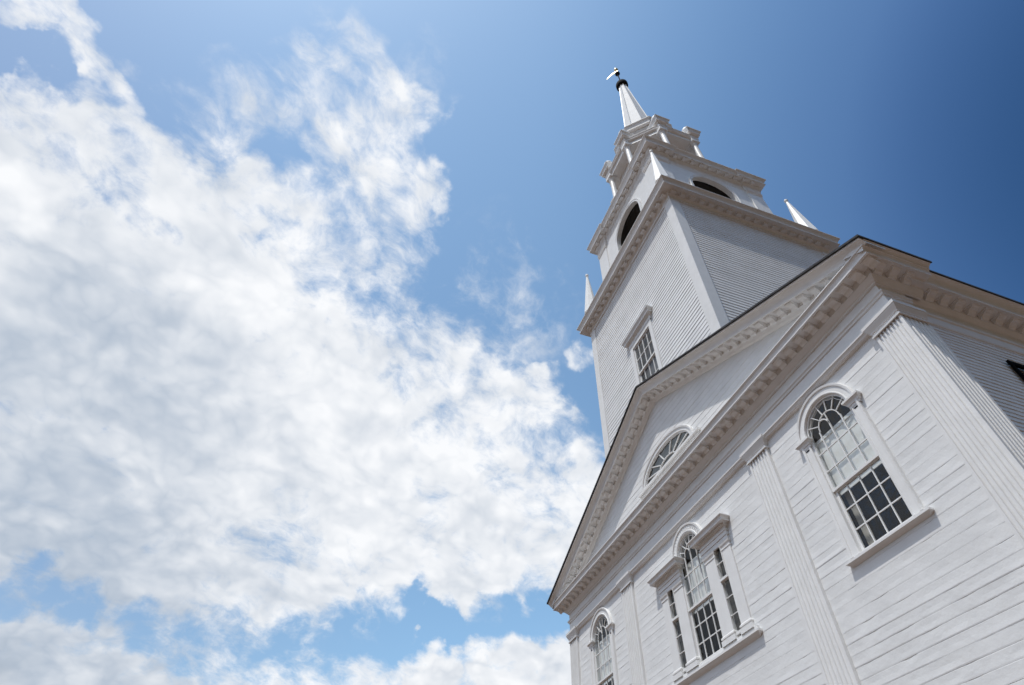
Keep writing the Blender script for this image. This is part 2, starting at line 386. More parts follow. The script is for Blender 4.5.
def pilaster(x0, x1, corner=0):
    b = MB()
    if corner > 0: ln = [(x0, WY + .05)] + flute_line((x0, PY), (x1, PY), 7, .03) + flute_line((x1, PY), (x1, .43), 6, .028)[1:] + [(x1 - .15, .43)]
    elif corner < 0: ln = [(x0 + .15, .43)] + flute_line((x0, .43), (x0, PY), 6, .028) + flute_line((x0, PY), (x1, PY), 7, .03)[1:] + [(x1, WY + .05)]
    else: ln = [(x0, WY + .05)] + flute_line((x0, PY), (x1, PY), 6, .03) + [(x1, WY + .05)]
    b.rings([[(x, y, z) for x, y in ln] for z in (0.6, 5.0, 9.3)], caps=False)
    o = b.build('pilaster', TRIM, church)
    path = [(x0, WY), (x0, PY), (x1, PY), (x1, .43 if corner > 0 else WY)]
    if corner < 0: path = [(x0, .43), (x0, PY), (x1, PY), (x1, WY)]
    c = MB(); c.sweep(path, CAPP, caps=False); c.build('capital', TRIM, o)
    q = MB(); q.sweep(path, [(.06, 0), (.06, .45), (.03, .5), (.03, .56), (0, .6)], caps=False); q.build('plinth', TRIM, o)
    return o
pilaster(6.445, 7.0, 1); pilaster(-7.0, -6.445, -1); pilaster(2.735, 3.332); pilaster(-3.332, -2.735)

# entablature --------------------------------------------------------------
EP = [(-7.0, .46), (-7.0, PY), (7.0, PY), (7.0, .46)]
ENT = [(-.10, 9.40), (-.066, 9.40), (-.06, 9.415), (.0, 9.425), (.01, 9.45), (.028, 9.475), (.04, 9.48), (.042, 9.51), (.0, 9.53), (-.02, 9.54), (-.02, 9.82), (.004, 9.828), (.012, 9.86), (.034, 9.885), (.036, 9.905), (.0, 9.92), (-.02, 9.93), (-.02, 10.14)]
b = MB(); b.sweep(EP, ENT, caps=False); b.build('entablature', TRIM, church)
MODP = [(0, 0), (-.19, 0), (-.19, -.03), (-.165, -.045), (-.12, -.05), (-.08, -.065), (-.05, -.10), (-.02, -.115), (0, -.115)]
def modillion_mesh(w=0.165):
    b = MB(); n = len(MODP)
    b.add([(-w / 2, y, z) for y, z in MODP] + [(w / 2, y, z) for y, z in MODP],
          [tuple(range(n)), tuple(reversed(range(n, 2 * n)))] + [(i, (i + 1) % n, (i + 1) % n + n, i + n) for i in range(n)])
    b.box(-w / 2 - .014, w / 2 + .014, -.205, 0, -.022, .004)
    return b
BED = [(-.02, 10.12), (.012, 10.125), (.02, 10.15), (.05, 10.17), (.085, 10.215), (.105, 10.245), (.11, 10.25), (.11, 10.375)]
CRO = BED + [(.36, 10.375), (.36, 10.36), (.383, 10.36), (.385, 10.388), (.372, 10.392), (.375, 10.42), (.392, 10.47), (.418, 10.505), (.432, 10.51), (.432, 10.53), (.02, 10.56)]
b = MB(); b.sweep([(-7.0, .85), (-7.0, PY), (7.0, PY), (7.0, .85)], CRO, caps=True); cor = b.build('cornice', TRIM, church)
mm = modillion_mesh()
first = None; NM = 46; step = 14.5 / (NM - 1)
for k in range(NM):
    x = -7.25 + step * k
    if first is None:
        first = mm.build('modillion', TRIM, cor, (x, PY - .112, 10.374))
    else: copy_of(first, cor, (x, PY - .112, 10.374))
for sgn in (1, -1):
    for k in range(3):
        copy_of(first, cor, (sgn * 7.112, -.16 + .31 * k, 10.374), (0, 0, R(90 * sgn)))
# crown moulding of the side eaves, then the long eaves of the main body
CROWN = [(.375, 10.41), (.39, 10.46), (.40, 10.50), (.415, 10.53), (.445, 10.565), (.48, 10.59), (.50, 10.60), (.50, 10.63), (.0, 10.66)]
for sgn in (1, -1):
    path = [(7.0, -.60), (7.0, .86)] if sgn > 0 else [(-7.0, .86), (-7.0, -.60)]
    b = MB(); b.sweep(path, CROWN, caps=True); b.build('eave_crown', TRIM, church)
    xb = 6.86
    path = [(xb, .44), (xb, 26)] if sgn > 0 else [(-xb, 26), (-xb, .44)]
    SIDE = [(.0, 9.55), (.02, 9.56), (.03, 9.60), (.03, 9.78), (.05, 9.80), (.055, 9.85), (.03, 9.865), (.03, 10.08)] + [(p + .0, z - .06) for p, z in BED[1:]] + \
           [(.36, 10.315), (.36, 10.30), (.383, 10.30), (.385, 10.33), (.372, 10.335), (.38, 10.38), (.40, 10.44), (.43, 10.49), (.475, 10.53), (.505, 10.54), (.505, 10.57), (.0, 10.62)]
    b = MB(); b.sweep(path, SIDE, caps=True); ev = b.build('eave_cornice', TRIM, church)
    for k in range(14): copy_of(first, ev, (sgn * (xb + .112), 1.06 + .32 * k, 10.314), (0, 0, R(90 * sgn)))

# raking cornice --------------------------------------------------------------
EX, EZ, AZ, YT = 7.49, 10.61, 13.90, -0.70
sl_ = (AZ - EZ) / EX; th = math.atan(sl_); cth = math.cos(th)
RK = [(-.02, -.385), (.0, -.38), (.03, -.36), (.06, -.325), (.10, -.295), (.11, -.29), (.11, -.205), (.36, -.205), (.36, -.218), (.383, -.218), (.385, -.192), (.372, -.188), (.378, -.16), (.40, -.115), (.44, -.07), (.49, -.035), (.515, -.03), (.515, 0), (.0, .0)]
import bmesh
def rake(sgn):
    b = MB()
    rs = [[(sgn * x, PY - p, AZ - sl_ * x + n / cth) for p, n in RK] for x in (0.0, EX)]
    b.rings(rs, caps=True)
    me = b.mesh('raking_cornice', TRIM)
    bm = bmesh.new(); bm.from_mesh(me)
    bmesh.ops.bisect_plane(bm, geom=bm.verts[:] + bm.edges[:] + bm.faces[:], plane_co=(0, 0, 10.50), plane_no=(0, 0, 1), clear_inner=True)
    bm.to_mesh(me); bm.free()
    o = bpy.data.objects.new('raking_cornice', me); COL.objects.link(o); o.parent = church
    k = 0; x = 0.19
    while x < 6.5:
        copy_of(first, o, (sgn * x, PY - .112, AZ - sl_ * x - .206 / cth), (0, sgn * th, 0)); x += .298
    return o
rake(1); rake(-1)
TY = -0.155
def tymp():
    b = MB(); pit = 0.17; z = 10.50; rows = []
    top = lambda zz: (AZ - .33 / cth - zz) / sl_
    while z < 13.6:
        z1 = min(z + pit, 13.6); lip = random.uniform(.004, .008)
        h0, h1 = top(z), top(z1)
        if h1 <= 0.02: h1 = 0.0
        for s_ in (1, -1):
            def hole(zz):      # half width of the fan window opening
                t = (zz - 11.22) / .60
                return 1.2 * math.sqrt(max(0, 1 - t * t)) if 0 <= t < 1 else 0.0
            i0, i1 = hole(z), hole(z1)
            b.add([(s_ * i0, TY - lip, z), (s_ * h0, TY - lip, z), (s_ * h1, TY, z1), (s_ * i1, TY, z1)], [(0, 1, 2, 3)])
            b.add([(s_ * i0, TY - lip, z), (s_ * h0, TY - lip, z), (s_ * h0, TY, z), (s_ * i0, TY, z)], [(0, 1, 2, 3)])
        z += pit
    return b.build('tympanum', WHITE, church)
tymp()
# fan window in the pediment
fz0 = 11.23
b = MB(); ns = 28
prof = [(0, TY + .10), (0, TY - .03), (.03, TY - .035), (.035, TY - .06), (.13, TY - .06), (.135, TY - .085), (.18, TY - .09), (.19, TY - .075), (.19, TY + .02)]
rs = []
for k in range(ns + 1):
    a = math.pi * k / ns; c, s_ = math.cos(a), math.sin(a)
    rs.append([((1.17 + n) * c, y, fz0 + (.60 + n) * s_) for n, y in prof])
b.rings(rs, caps=True); fan = b.build('fan_window', TRIM, church)
b = MB(); b.sweep([(-1.48, TY + .02), (-1.48, TY), (1.48, TY), (1.48, TY + .02)], [(.0, 10.6), (.02, 10.6), (.02, 11.08), (.045, 11.10), (.06, 11.15), (.10, 11.155), (.10, 11.215), (-.1, 11.235)], caps=True); b.build('sill', TRIM, fan)
b = MB()
for a in (22, 47, 73, 107, 133, 158):
    c, s_ = math.cos(R(a)), math.sin(R(a)); b.bar((.42 * c, fz0 + .22 * s_), (1.17 * c, fz0 + .6 * s_), .026, TY - .02, TY + .02)
pts = [(.45 * math.cos(math.pi * k / 12), fz0 + .235 * math.sin(math.pi * k / 12)) for k in range(13)]
for p, q in zip(pts, pts[1:]): b.bar(p, q, .03, TY - .02, TY + .02)
b.build('muntins', TRIM, fan)
b = MB(); b.prism([(1.18 * math.cos(math.pi * k / ns), fz0 + .61 * math.sin(math.pi * k / ns)) for k in range(ns + 1)], TY + .008, TY + .010); b.build('pane', GLASS, fan)
b = MB(); b.prism([(1.19 * math.cos(math.pi * k / ns), fz0 - .02 + .62 * math.sin(math.pi * k / ns)) for k in range(ns + 1)], TY + .022, TY + .026); b.build('interior_gloom_sheet', mat('attic_gloom', (.085, .088, .095), .9), fan)  # dark sheet close behind the glass, its colour standing for attic gloom

# roof -------------------------------------------------------------------------
def roof_slab(y0, y1, e, ez, az, name):
    b = MB(); t = .045
    b.prism([(-e, ez - t), (0, az - t), (e, ez - t), (e, ez), (0, az), (-e, ez)], y0, y1); return b.build(name, SHING, church)
roof_slab(-.735, .88, EX + .035, EZ + .035, AZ + .05, 'roof')
roof_slab(.885, 26.2, EX - .10, EZ - .02, AZ + .04, 'roof')
# side and back walls -----------------------------------------------------------
def clap(b, p0, p1, z0, z1, pitch, lip, opening=None, seg=0.9):
    """clapboards from p0 to p1 in plan, outward on the right of travel"""
    dx, dy = p1[0] - p0[0], p1[1] - p0[1]; l = math.hypot(dx, dy); ux, uy = dx / l, dy / l; nx, ny = uy, -ux
    cuts = sorted(set([0, l] + [seg * k for k in range(1, int(l / seg))] + (list(opening[:2]) if opening else [])))
    z = z0
    while z < z1 - 1e-6:
        zt = min(z + pitch, z1); ph = random.uniform(.8, 1.2)
        j = [rnd(.006) for _ in cuts]
        for i in range(len(cuts) - 1):
            a, c = cuts[i], cuts[i + 1]
            if opening and a >= opening[0] - 1e-6 and c <= opening[1] + 1e-6 and z > opening[2] - pitch * .4 and zt < opening[3] + pitch * .4: continue
            P = lambda s_, o_, zz: (p0[0] + ux * s_ + nx * o_, p0[1] + uy * s_ + ny * o_, zz)
            o_ = lip * ph
            b.add([P(a, 0, z + j[i]), P(c, 0, z + j[i + 1]), P(c, o_, z + j[i + 1]), P(a, o_, z + j[i]), P(c, .0, zt + .004), P(a, .0, zt + .004)], [(0, 1, 2, 3), (3, 2, 4, 5)])
        z = zt
    return b
b = MB(); clap(b, (6.86, .40), (6.86, 9.0), 3.0, 9.56, .0985, .011, seg=1.5)
b.add([(6.86, 9, 0), (6.86, 26, 0), (6.86, 26, 9.56), (6.86, 9, 9.56)], [(0, 1, 2, 3)]); b.add([(6.87, .4, 0), (6.87, 9, 0), (6.87, 9, 3), (6.87, .4, 3)], [(0, 1, 2, 3)])
b.build('side_wall', CLAP, church)
b = MB(); b.add([(-6.86, 26, 0), (-6.86, .4, 0), (-6.86, .4, 10.2), (-6.86, 26, 10.2)], [(0, 1, 2, 3)]); b.build('side_wall', CLAP, church)
b = MB(); b.add([(6.86, 26, 0), (-6.86, 26, 0), (-6.86, 26, 10.5), (0, 26, 13.8), (6.86, 26, 10.5)], [(0, 1, 2, 3, 4)]); b.build('back_wall', CLAP, church)
# shuttered window on the side wall: the near shutter's corner shows
b = MB(); b.box(6.87, 6.93, 2.62, 3.80, 6.3, 9.05); sw = b.build('side_window', TRIM, church)
b = MB(); b.box(6.931, 6.935, 2.74, 3.68, 6.42, 8.93); b.build('pane', DARK, sw)
for ya in (1.98, 3.82):
    b = MB(); b.box(6.90, 6.94, ya, ya + .62, 6.35, 6.45).box(6.90, 6.94, ya, ya + .62, 8.93, 9.02).box(6.90, 6.94, ya, ya + .07, 6.45, 8.93).box(6.90, 6.94, ya + .55, ya + .62, 6.45, 8.93)
    for k in range(49):
        z = 6.45 + .0505 * k; b.add([(6.905, ya + .07, z + .05), (6.905, ya + .55, z + .05), (6.938, ya + .55, z), (6.938, ya + .07, z)], [(0, 1, 2, 3)])
    b.build('shutter', SHUT, sw)

# arched windows --------------------------------------------------------------
def arch_path(cx, zb, zs, r_, n=24):
    pts = [(-1, 0, -r_, zb), (-1, 0, -r_, zs - .001)]
    for k in range(n + 1):
        a = math.pi - math.pi * k / n; pts.append((math.cos(a), math.sin(a), r_ * math.cos(a), zs + r_ * math.sin(a)))
    pts += [(1, 0, r_, zs - .001), (1, 0, r_, zb)]
    return [(nx, nz, cx + x, z) for nx, nz, x, z in pts]
def fan_grid(b, cx, zs, r_, y0, y1):
    """the radiating bars of the arched head, one inner ring, scalloped rim"""
    ri = .5 * r_
    b.arcbar(cx, zs, ri, 0, 180, .017, y0, y1)
    sp = [180 * k / 7 for k in range(1, 7)]
    for a in sp:
        c, s_ = math.cos(R(a)), math.sin(R(a)); b.bar((cx + ri * c, zs + ri * s_), (cx + r_ * .94 * c, zs + r_ * .94 * s_), .014, y0, y1)
    for a0, a1 in zip([0] + sp, sp + [180]):
        am = (a0 + a1) / 2; P = lambda a, q: (cx + q * r_ * math.cos(R(a)), zs + q * r_ * math.sin(R(a)))
        b.bar(P(a0, .94), P(am, .89), .008, y0 + .004, y1); b.bar(P(am, .89), P(a1, .94), .008, y0 + .004, y1)
        b.bar(P(a0 + 1e-3, .93), P(a0, 1.0), .014, y0, y1)
    # the middle bar bends over to the ring on the left
    P = [(cx, zs - .02), (cx - .01 * r_, zs + .12 * r_), (cx - .07 * r_, zs + .25 * r_), (cx - .17 * r_, zs + .34 * r_), (cx - .34 * r_, zs + .37 * r_)]
    for p, q in zip(P, P[1:]): b.bar(p, q, .022, y0, y1)
    b.bar((cx, zs), (cx, zs + ri), .016, y0, y1)
def sash_grid(b, x0, x1, z0, z1, nc, nr, y0, y1, st=.05, rt=.05, mw=.02):
    b.box(x0, x0 + st, y0, y1, z0, z1).box(x1 - st, x1, y0, y1, z0, z1).box(x0 + st, x1 - st, y0, y1, z0, z0 + rt)
    if rt and nr > 0: b.box(x0 + st, x1 - st, y0, y1, z1 - rt * .8, z1)
    for k in range(1, nc):
        x = x0 + (x1 - x0) * k / nc; b.box(x - mw / 2, x + mw / 2, y0 + .006, y1 - .004, z0 + rt, z1 - .0)
    for k in range(1, nr):
        z = z0 + rt / 2 + (z1 - z0 - rt) * k / nr; b.box(x0 + st, x1 - st, y0 + .009, y1 - .007, z - mw / 2, z + mw / 2)
CY = WY - .045      # casing front
SY0, SY1 = WY - .012, WY + .028
CASE = [(.0, WY + .12), (.0, CY), (.012, CY - .012), (.03, CY - .012), (.04, CY), (.135, CY), (.145, CY - .022), (.185, CY - .028), (.195, CY - .012), (.20, WY + .02)]
def arched_window(cx):
    zb, zs, r_ = 6.42, 8.66, .545
    b = MB()
    rs = [[(p[2] + n * p[0], y, p[3] + n * p[1]) for n, y in CASE] for p in arch_path(cx, zb, zs, r_)]
    b.rings(rs, caps=True); w = b.build('arched_window', TRIM, church)
    for s_ in (-1, 1):
        q = MB(); x0, x1 = sorted((cx + s_ * (r_ - .01), cx + s_ * (r_ + .215)))
        q.sweep([(x0, WY + .02), (x0, CY), (x1, CY), (x1, WY + .02)], [(.0, 8.53), (.006, 8.53), (.008, 8.575), (.02, 8.58), (.03, 8.62), (.055, 8.655), (.07, 8.66), (.07, 8.70), (-.03, 8.715)], caps=True)
        q.build('impost', TRIM, w)
        q = MB(); xc = cx + s_ * (r_ + .10); q.box(xc - .05, xc + .05, CY - .004, CY + .01, 8.475, 8.50); q.build('dark_slot', IRON, w)  # small dark block on the casing below the impost
    b = MB(); b.sweep([(cx - .755, WY + .02), (cx - .755, WY), (cx + .755, WY), (cx + .755, WY + .02)], [(.0, 6.305), (.06, 6.33), (.085, 6.345), (.095, 6.35), (.095, 6.385), (-.02, 6.42)], caps=True); b.build('sill', TRIM, w)
    b = MB(); sash_grid(b, cx - r_, cx + r_, 6.425, 7.565, 4, 3, SY0 + .035, SY1 + .03); b.build('lower_sash', TRIM, w)
    b = MB(); sash_grid(b, cx - r_, cx + r_, 7.545, 8.66, 4, 0, SY0, SY1, rt=.045)
    for z in (7.93, 8.29): b.box(cx - r_ + .05, cx + r_ - .05, SY0 + .009, SY1 - .007, z - .01, z + .01)
    b.arcbar(cx, zs, r_ - .018, 0, 180, .036, SY0, SY1, 20); fan_grid(b, cx, zs, r_ - .035, SY0 + .008, SY1 - .006); b.build('upper_sash', TRIM, w)
    b = MB(); b.add([(cx - r_, SY1 - .012, 7.55), (cx + r_, SY1 - .012, 7.55), (cx + r_, SY1 - .012, zs)] + [(cx + r_ * math.cos(math.pi * k / 16), SY1 - .012, zs + r_ * math.sin(math.pi * k / 16)) for k in range(1, 16)] + [(cx - r_, SY1 - .012, zs)], [tuple(range(19))])
    b.add([(cx - r_, SY1 + .018, 6.43), (cx + r_, SY1 + .018, 6.43), (cx + r_, SY1 + .018, 7.56), (cx - r_, SY1 + .018, 7.56)], [(0, 1, 2, 3)]); b.build('pane', GLASS, w)
    b = MB(); b.box(cx - r_ - .05, cx + r_ + .05, WY + .14, WY + .15, 7.52, 8.60).box(cx - r_ - .05, cx + r_ + .05, WY + .12, WY + .17, 8.60, 8.66); b.build('window_blind', SHADE, w)
    b = MB()
    for s_ in (-1, 1):
        ln = []
        for k in range(9): ln.append((cx + s_ * (r_ - .005 - .020 * k), WY + .22 + (.03 if k % 2 else 0)))
        b.rings([[(x, y, z) for x, y in ln] for z in (6.2, 7.6)], caps=False)
    b.build('curtain', CURT, w)
    return w
arched_window(WIN); arched_window(-WIN)

b = MB(); b.box(-6.8, 6.8, .35, 25.8, 9.62, 9.70); b.build('ceiling', DARK, church)  # dark slab added to keep the room behind the sashes in shade
# Palladian window --------------------------------------------------------------
def palladian():
    zs, r_, zb = 8.68, .47, 6.50
    b = MB()
    PR = [(.0, WY + .12), (.0, CY - .01), (.02, CY - .02), (.05, CY - .02), (.06, CY), (.17, CY), (.175, CY - .025), (.22, CY - .03), (.23, WY + .02)]
    rs = [[(p[2] + n * p[0], y, p[3] + n * p[1]) for n, y in PR] for p in arch_path(0, 8.55, zs, r_)]
    b.rings(rs, caps=True)
    w = b.build('palladian_window', TRIM, church)
    b = MB()      # radial reeding on the arch
    for k in range(23):
        a = R(4 + 172 * k / 22); c, s_ = math.cos(a), math.sin(a); b.bar((c * (r_ + .07), zs + s_ * (r_ + .07)), (c * (r_ + .16), zs + s_ * (r_ + .16)), .035, CY - .008, CY)
    b.build('arch_reeding', TRIM, w)
    for s_ in (-1, 1):
        for xa, xb in ((.50, .89), (1.14, 1.45)):
            x0, x1 = sorted((s_ * xa, s_ * xb)); f = CY + .005
            q = MB(); q.sweep([(x0, WY + .08), (x0, f), (x1, f), (x1, WY + .08)], [(.035, 6.40), (.035, 6.50), (.012, 6.515), (.03, 6.53), (.028, 6.56), (.012, 6.575), (0, 6.59), (0, 8.10), (.012, 8.11), (.012, 8.14), (.0, 8.145), (.0, 8.17), (.025, 8.20), (.035, 8.25)], caps=True)
            q.build('pilaster', TRIM, w)
        x0, x1 = sorted((s_ * .475, s_ * 1.46))
        path = [(x0, WY + .02), (x0, WY - .06), (x1, WY - .06), (x1, WY + .02)]
        q = MB(); q.sweep(path, [(-.05, 8.25), (.0, 8.25), (.0, 8.33), (.014, 8.335), (.014, 8.42), (.03, 8.43), (.03, 8.455), (.01, 8.46), (.01, 8.52), (.03, 8.53), (.045, 8.54), (.045, 8.585), (.135, 8.59), (.135, 8.58), (.15, 8.58), (.15, 8.60), (.143, 8.605), (.155, 8.645), (.185, 8.675), (.19, 8.68), (.19, 8.70), (.0, 8.73)], caps=True)
        hood = q.build('hood', TRIM, w)
        dm = MB(); dm.box(-.018, .018, -.033, 0, -.043, 0); dd = None; n_ = 17
        for k in range(n_):
            x = x0 + (x1 - x0) * (k + .5) / n_; loc = (x, WY - .06 - .045, 8.588)
            if dd is None: dd = dm.build('dentil', TRIM, hood, loc)
            else: copy_of(dd, hood, loc)
        # side light
        x0, x1 = sorted((s_ * .87, s_ * 1.15))
        q = MB(); sash_grid(q, x0, x1, 6.48, 7.58, 1, 3, SY0 - .015, SY1 - .02, st=.018, mw=.015); sash_grid(q, x0, x1, 7.55, 8.27, 1, 2, SY0 - .05, SY1 - .05, st=.018, mw=.015); q.build('side_sash', TRIM, w)
        q = MB(); q.add([(x0, SY1 - .03, 6.48), (x1, SY1 - .03, 6.48), (x1, SY1 - .03, 8.27), (x0, SY1 - .03, 8.27)], [(0, 1, 2, 3)]); q.build('pane', GLASS, w)
        q = MB(); q.box(x0, x1, SY1 + .012, SY1 + .016, 6.46, 8.28); q.build('interior_gloom_sheet', DARK, w)  # dark sheet standing in for the shaded room behind the side light
    b = MB(); b.sweep([(-1.53, WY + .02), (-1.53, WY), (1.53, WY), (1.53, WY + .02)], [(.0, 6.215), (.06, 6.25), (.095, 6.28), (.105, 6.285), (.105, 6.325), (.05, 6.345), (.05, 6.41), (-.05, 6.42)], caps=True); b.build('sill', TRIM, w)
    b = MB(); sash_grid(b, -.5, .5, 6.42, 7.54, 4, 3, SY0 + .035, SY1 + .03); b.build('lower_sash', TRIM, w)
    b = MB(); sash_grid(b, -.5, .5, 7.52, zs, 4, 0, SY0, SY1, rt=.045)
    for z in (7.90, 8.27): b.box(-.45, .45, SY0 + .009, SY1 - .007, z - .01, z + .01)
    b.arcbar(0, zs, r_ - .018, 0, 180, .036, SY0, SY1, 20); fan_grid(b, 0, zs, r_ - .03, SY0 + .008, SY1 - .006); b.build('upper_sash', TRIM, w)
    b = MB(); b.add([(-.5, SY1 - .012, 7.53), (.5, SY1 - .012, 7.53), (.5, SY1 - .012, zs)] + [(r_ * math.cos(math.pi * k / 16), SY1 - .012, zs + r_ * math.sin(math.pi * k / 16)) for k in range(1, 16)] + [(-.5, SY1 - .012, zs)], [tuple(range(19))])
    b.add([(-.5, SY1 + .018, 6.43), (.5, SY1 + .018, 6.43), (.5, SY1 + .018, 7.53), (-.5, SY1 + .018, 7.53)], [(0, 1, 2, 3)]); b.build('pane', GLASS, w)
    b = MB(); b.box(-.56, .56, WY + .14, WY + .15, 7.50, 8.62); b.build('window_blind', SHADE, w)
palladian()

# ------------------------------------------------------------------ tower
YC = 3.22; TW = 3.34; FY = YC - TW
b = MB(); q = [(-TW, -TW), (TW, -TW), (TW, TW), (-TW, TW)]; q = [(x, YC + y) for x, y in q]
clap(b, q[0], q[1], 10.2, 20.55, .145, .011, opening=(TW - .60, TW + .60, 13.9, 16.55)); clap(b, q[1], q[2], 10.2, 20.55, .145, .011); clap(b, q[2], q[3], 11, 20.55, .5, .02); clap(b, q[3], q[0], 10.2, 20.55, .145, .011)
tower = b.build('tower', CLAP, church)
b = MB(); w_ = .33; t_ = .035; h_ = TW + t_
for sx in (-1, 1):
    for sy in (-1, 1):
        b = MB()
        pl = [(sx * (TW - w_), sy * h_), (sx * h_, sy * h_), (sx * h_, sy * (TW - w_)), (sx * TW, sy * (TW - w_)), (sx * TW, sy * TW), (sx * (TW - w_), sy * TW)]
        for z0, z1 in ((10.2, 20.5),): b.rings([[(x, YC + y, z) for x, y in pl] for z in (z0, z1)], closed_prof=True, caps=False)
        b.build('corner_board', TRIM, tower)
C1 = [(.0, 20.42), (.045, 20.42), (.045, 20.58), (.06, 20.60), (.08, 20.64), (.10, 20.65), (.10, 20.77), (.17, 20.78), (.36, 20.78), (.36, 20.765), (.385, 20.765), (.386, 20.80), (.335, 20.805), (.345, 20.86), (.365, 20.93), (.40, 21.0), (.45, 21.07), (.475, 21.09), (.476, 21.12), (.0, 21.24)]
b = MB(); b.sweep(q, C1, closed=True); tc_ = b.build('tower_cornice', TRIM, church)
b = MB(); b.box(-.10, .10, -.14, 0, 0, .13); d0 = None
for side in range(4):
    a = side * math.pi / 2
    for k in range(18):
        u = -3.24 + .381 * k; d_ = TW + .098
        x, y = u * math.cos(a) + d_ * math.sin(a), u * math.sin(a) - d_ * math.cos(a)
        if side == 2: continue
        if d0 is None: d0 = b.build('dentil', TRIM, tc_, (x, YC + y, 20.645))
        else: copy_of(d0, tc_, (x, YC + y, 20.645), (0, 0, a))
b = MB(); b.box(-TW, TW, YC - TW, YC + TW, 21.15, 21.25); b.build('tower_deck', LEAD, church)
# tower window
b = MB(); f = FY - .05
def frame(b, x0, x1, z0, z1, w, y0, y1): b.box(x0 - w, x0, y0, y1, z0, z1).box(x1, x1 + w, y0, y1, z0, z1).box(x0 - w, x1 + w, y0, y1, z1, z1 + w)
frame(b, -.56, .56, 13.6, 16.48, .17, f, FY + .12); tw_ = b.build('tower_window', TRIM, church)
b = MB(); b.sweep([(-.76, FY + .02), (-.76, FY - .05), (.76, FY - .05), (.76, FY + .02)], [(.0, 16.65), (.012, 16.66), (.012, 16.80), (.03, 16.82), (.05, 16.86), (.12, 16.88), (.125, 16.94), (.15, 16.98), (.18, 17.03), (.185, 17.08), (.0, 17.12)], caps=True); b.build('hood', TRIM, tw_)
b = MB(); sash_grid(b, -.56, .56, 15.22, 16.48, 4, 2, FY - .01, FY + .03, rt=.06, mw=.028); sash_grid(b, -.56, .56, 13.9, 15.25, 4, 2, FY + .03, FY + .07, rt=.06, mw=.028); b.build('sash', TRIM, tw_)
b = MB(); b.add([(-.56, FY + .055, 13.9), (.56, FY + .055, 13.9), (.56, FY + .055, 15.24), (-.56, FY + .055, 15.24)], [(0, 1, 2, 3)]).add([(-.56, FY + .015, 15.24), (.56, FY + .015, 15.24), (.56, FY + .015, 16.48), (-.56, FY + .015, 16.48)], [(0, 1, 2, 3)]); b.build('pane', GLASS, tw_)
b = MB(); b.box(-.6, .6, FY + .35, FY + .36, 13.9, 16.5); b.build('window_blind', mat('tower_room_gloom', (.10, .105, .125), .9), tw_)  # no blind: a dark sheet painted as the dim tower room
b = MB(); b.sweep([(-.8, FY + .02), (-.8, FY), (.8, FY), (.8, FY + .02)], [(.0, 13.72), (.10, 13.72), (.10, 13.85), (-.05, 13.92)], caps=True); b.build('sill', TRIM, tw_)
# pinnacles
pin0 = None
for sx in (-1, 1):
    for sy in (-1, 1):
        if pin0 is None:
            b = MB(); b.lathe(0, 0, [(.42, 0), (.42, .5), (.36, .55), (.36, .62), (.33, .64)], 4); b.xf(Matrix.Rotation(R(45), 4, 'Z'))
            b.lathe(0, 0, [(.34, .62), (.055, 3.52), (.07, 3.55), (.05, 3.58)], 8); pin0 = b.build('pinnacle', TRIM, church, (sx * 3.27, YC + sy * 3.27, 21.22))
            c = MB(); c.lathe(0, 0, [(.001, 3.57), (.06, 3.60), (.085, 3.67), (.06, 3.74), (.001, 3.77)], 12); ball0 = smooth(c.build('ball', TRIM, pin0))
        else:
            p = copy_of(pin0, church, (sx * 3.27, YC + sy * 3.27, 21.22)); copy_of(ball0, p, (0, 0, 0))

# ------------------------------------------------------------------ belfry
BH = 2.70; ZS, AR = 24.70, 1.06
def belfry_face(b, rot):
    k0 = len(b.v); n = 16; y = -BH
    # wall with an arched opening
    arc = [(AR * math.cos(math.pi - math.pi * k / n), ZS + AR * math.sin(math.pi - math.pi * k / n)) for k in range(n + 1)]
    for yy in (y, y + .16):
        b.add([(-BH, yy, 21.2), (-AR, yy, 21.2), (-AR, yy, ZS), (-BH, yy, ZS)], [(0, 1, 2, 3)]); b.add([(BH, yy, 21.2), (AR, yy, 21.2), (AR, yy, ZS), (BH, yy, ZS)], [(0, 1, 2, 3)])
        b.add([(-AR, yy, 21.2), (AR, yy, 21.2), (AR, yy, 22.6), (-AR, yy, 22.6)], [(0, 1, 2, 3)])
        top = [(-BH + 2 * BH * k / n, 26.3) for k in range(n + 1)]
        for k in range(n): b.add([(arc[k][0], yy, arc[k][1]), (arc[k + 1][0], yy, arc[k + 1][1]), (top[k + 1][0], yy, 26.3), (top[k][0], yy, 26.3)], [(0, 1, 2, 3)])
        b.add([(-BH, yy, ZS), (-AR, yy, ZS), (-BH, yy, 26.3)], [(0, 1, 2)]); b.add([(BH, yy, ZS), (AR, yy, ZS), (BH, yy, 26.3)], [(0, 1, 2)])
    ring = [(-AR, 22.6)] + arc + [(AR, 22.6)]
    for p, q_ in zip(ring, ring[1:]): b.add([(p[0], y, p[1]), (q_[0], y, q_[1]), (q_[0], y + .16, q_[1]), (p[0], y + .16, p[1])], [(0, 1, 2, 3)])
    M = Matrix.Translation((0, YC, 0)) @ Matrix.Rotation(rot, 4, 'Z')
    b.xf(M, k0)
b = MB()
for k in range(4): belfry_face(b, k * math.pi / 2)
belf = b.build('belfry', TRIM, church)
for k in range(4):      # archivolts and imposts
    b = MB(); PRA = [(.0, -BH - .002), (.0, -BH - .05), (.08, -BH - .05), (.085, -BH - .065), (.12, -BH - .07), (.13, -BH - .002)]
    b.rings([[(p[2] + n * p[0], y, p[3] + n * p[1]) for n, y in PRA] for p in arch_path(0, 22.6, ZS, AR)], caps=True)
    b.xf(Matrix.Translation((0, YC, 0)) @ Matrix.Rotation(k * math.pi / 2, 4, 'Z')); b.build('arch', TRIM, belf)
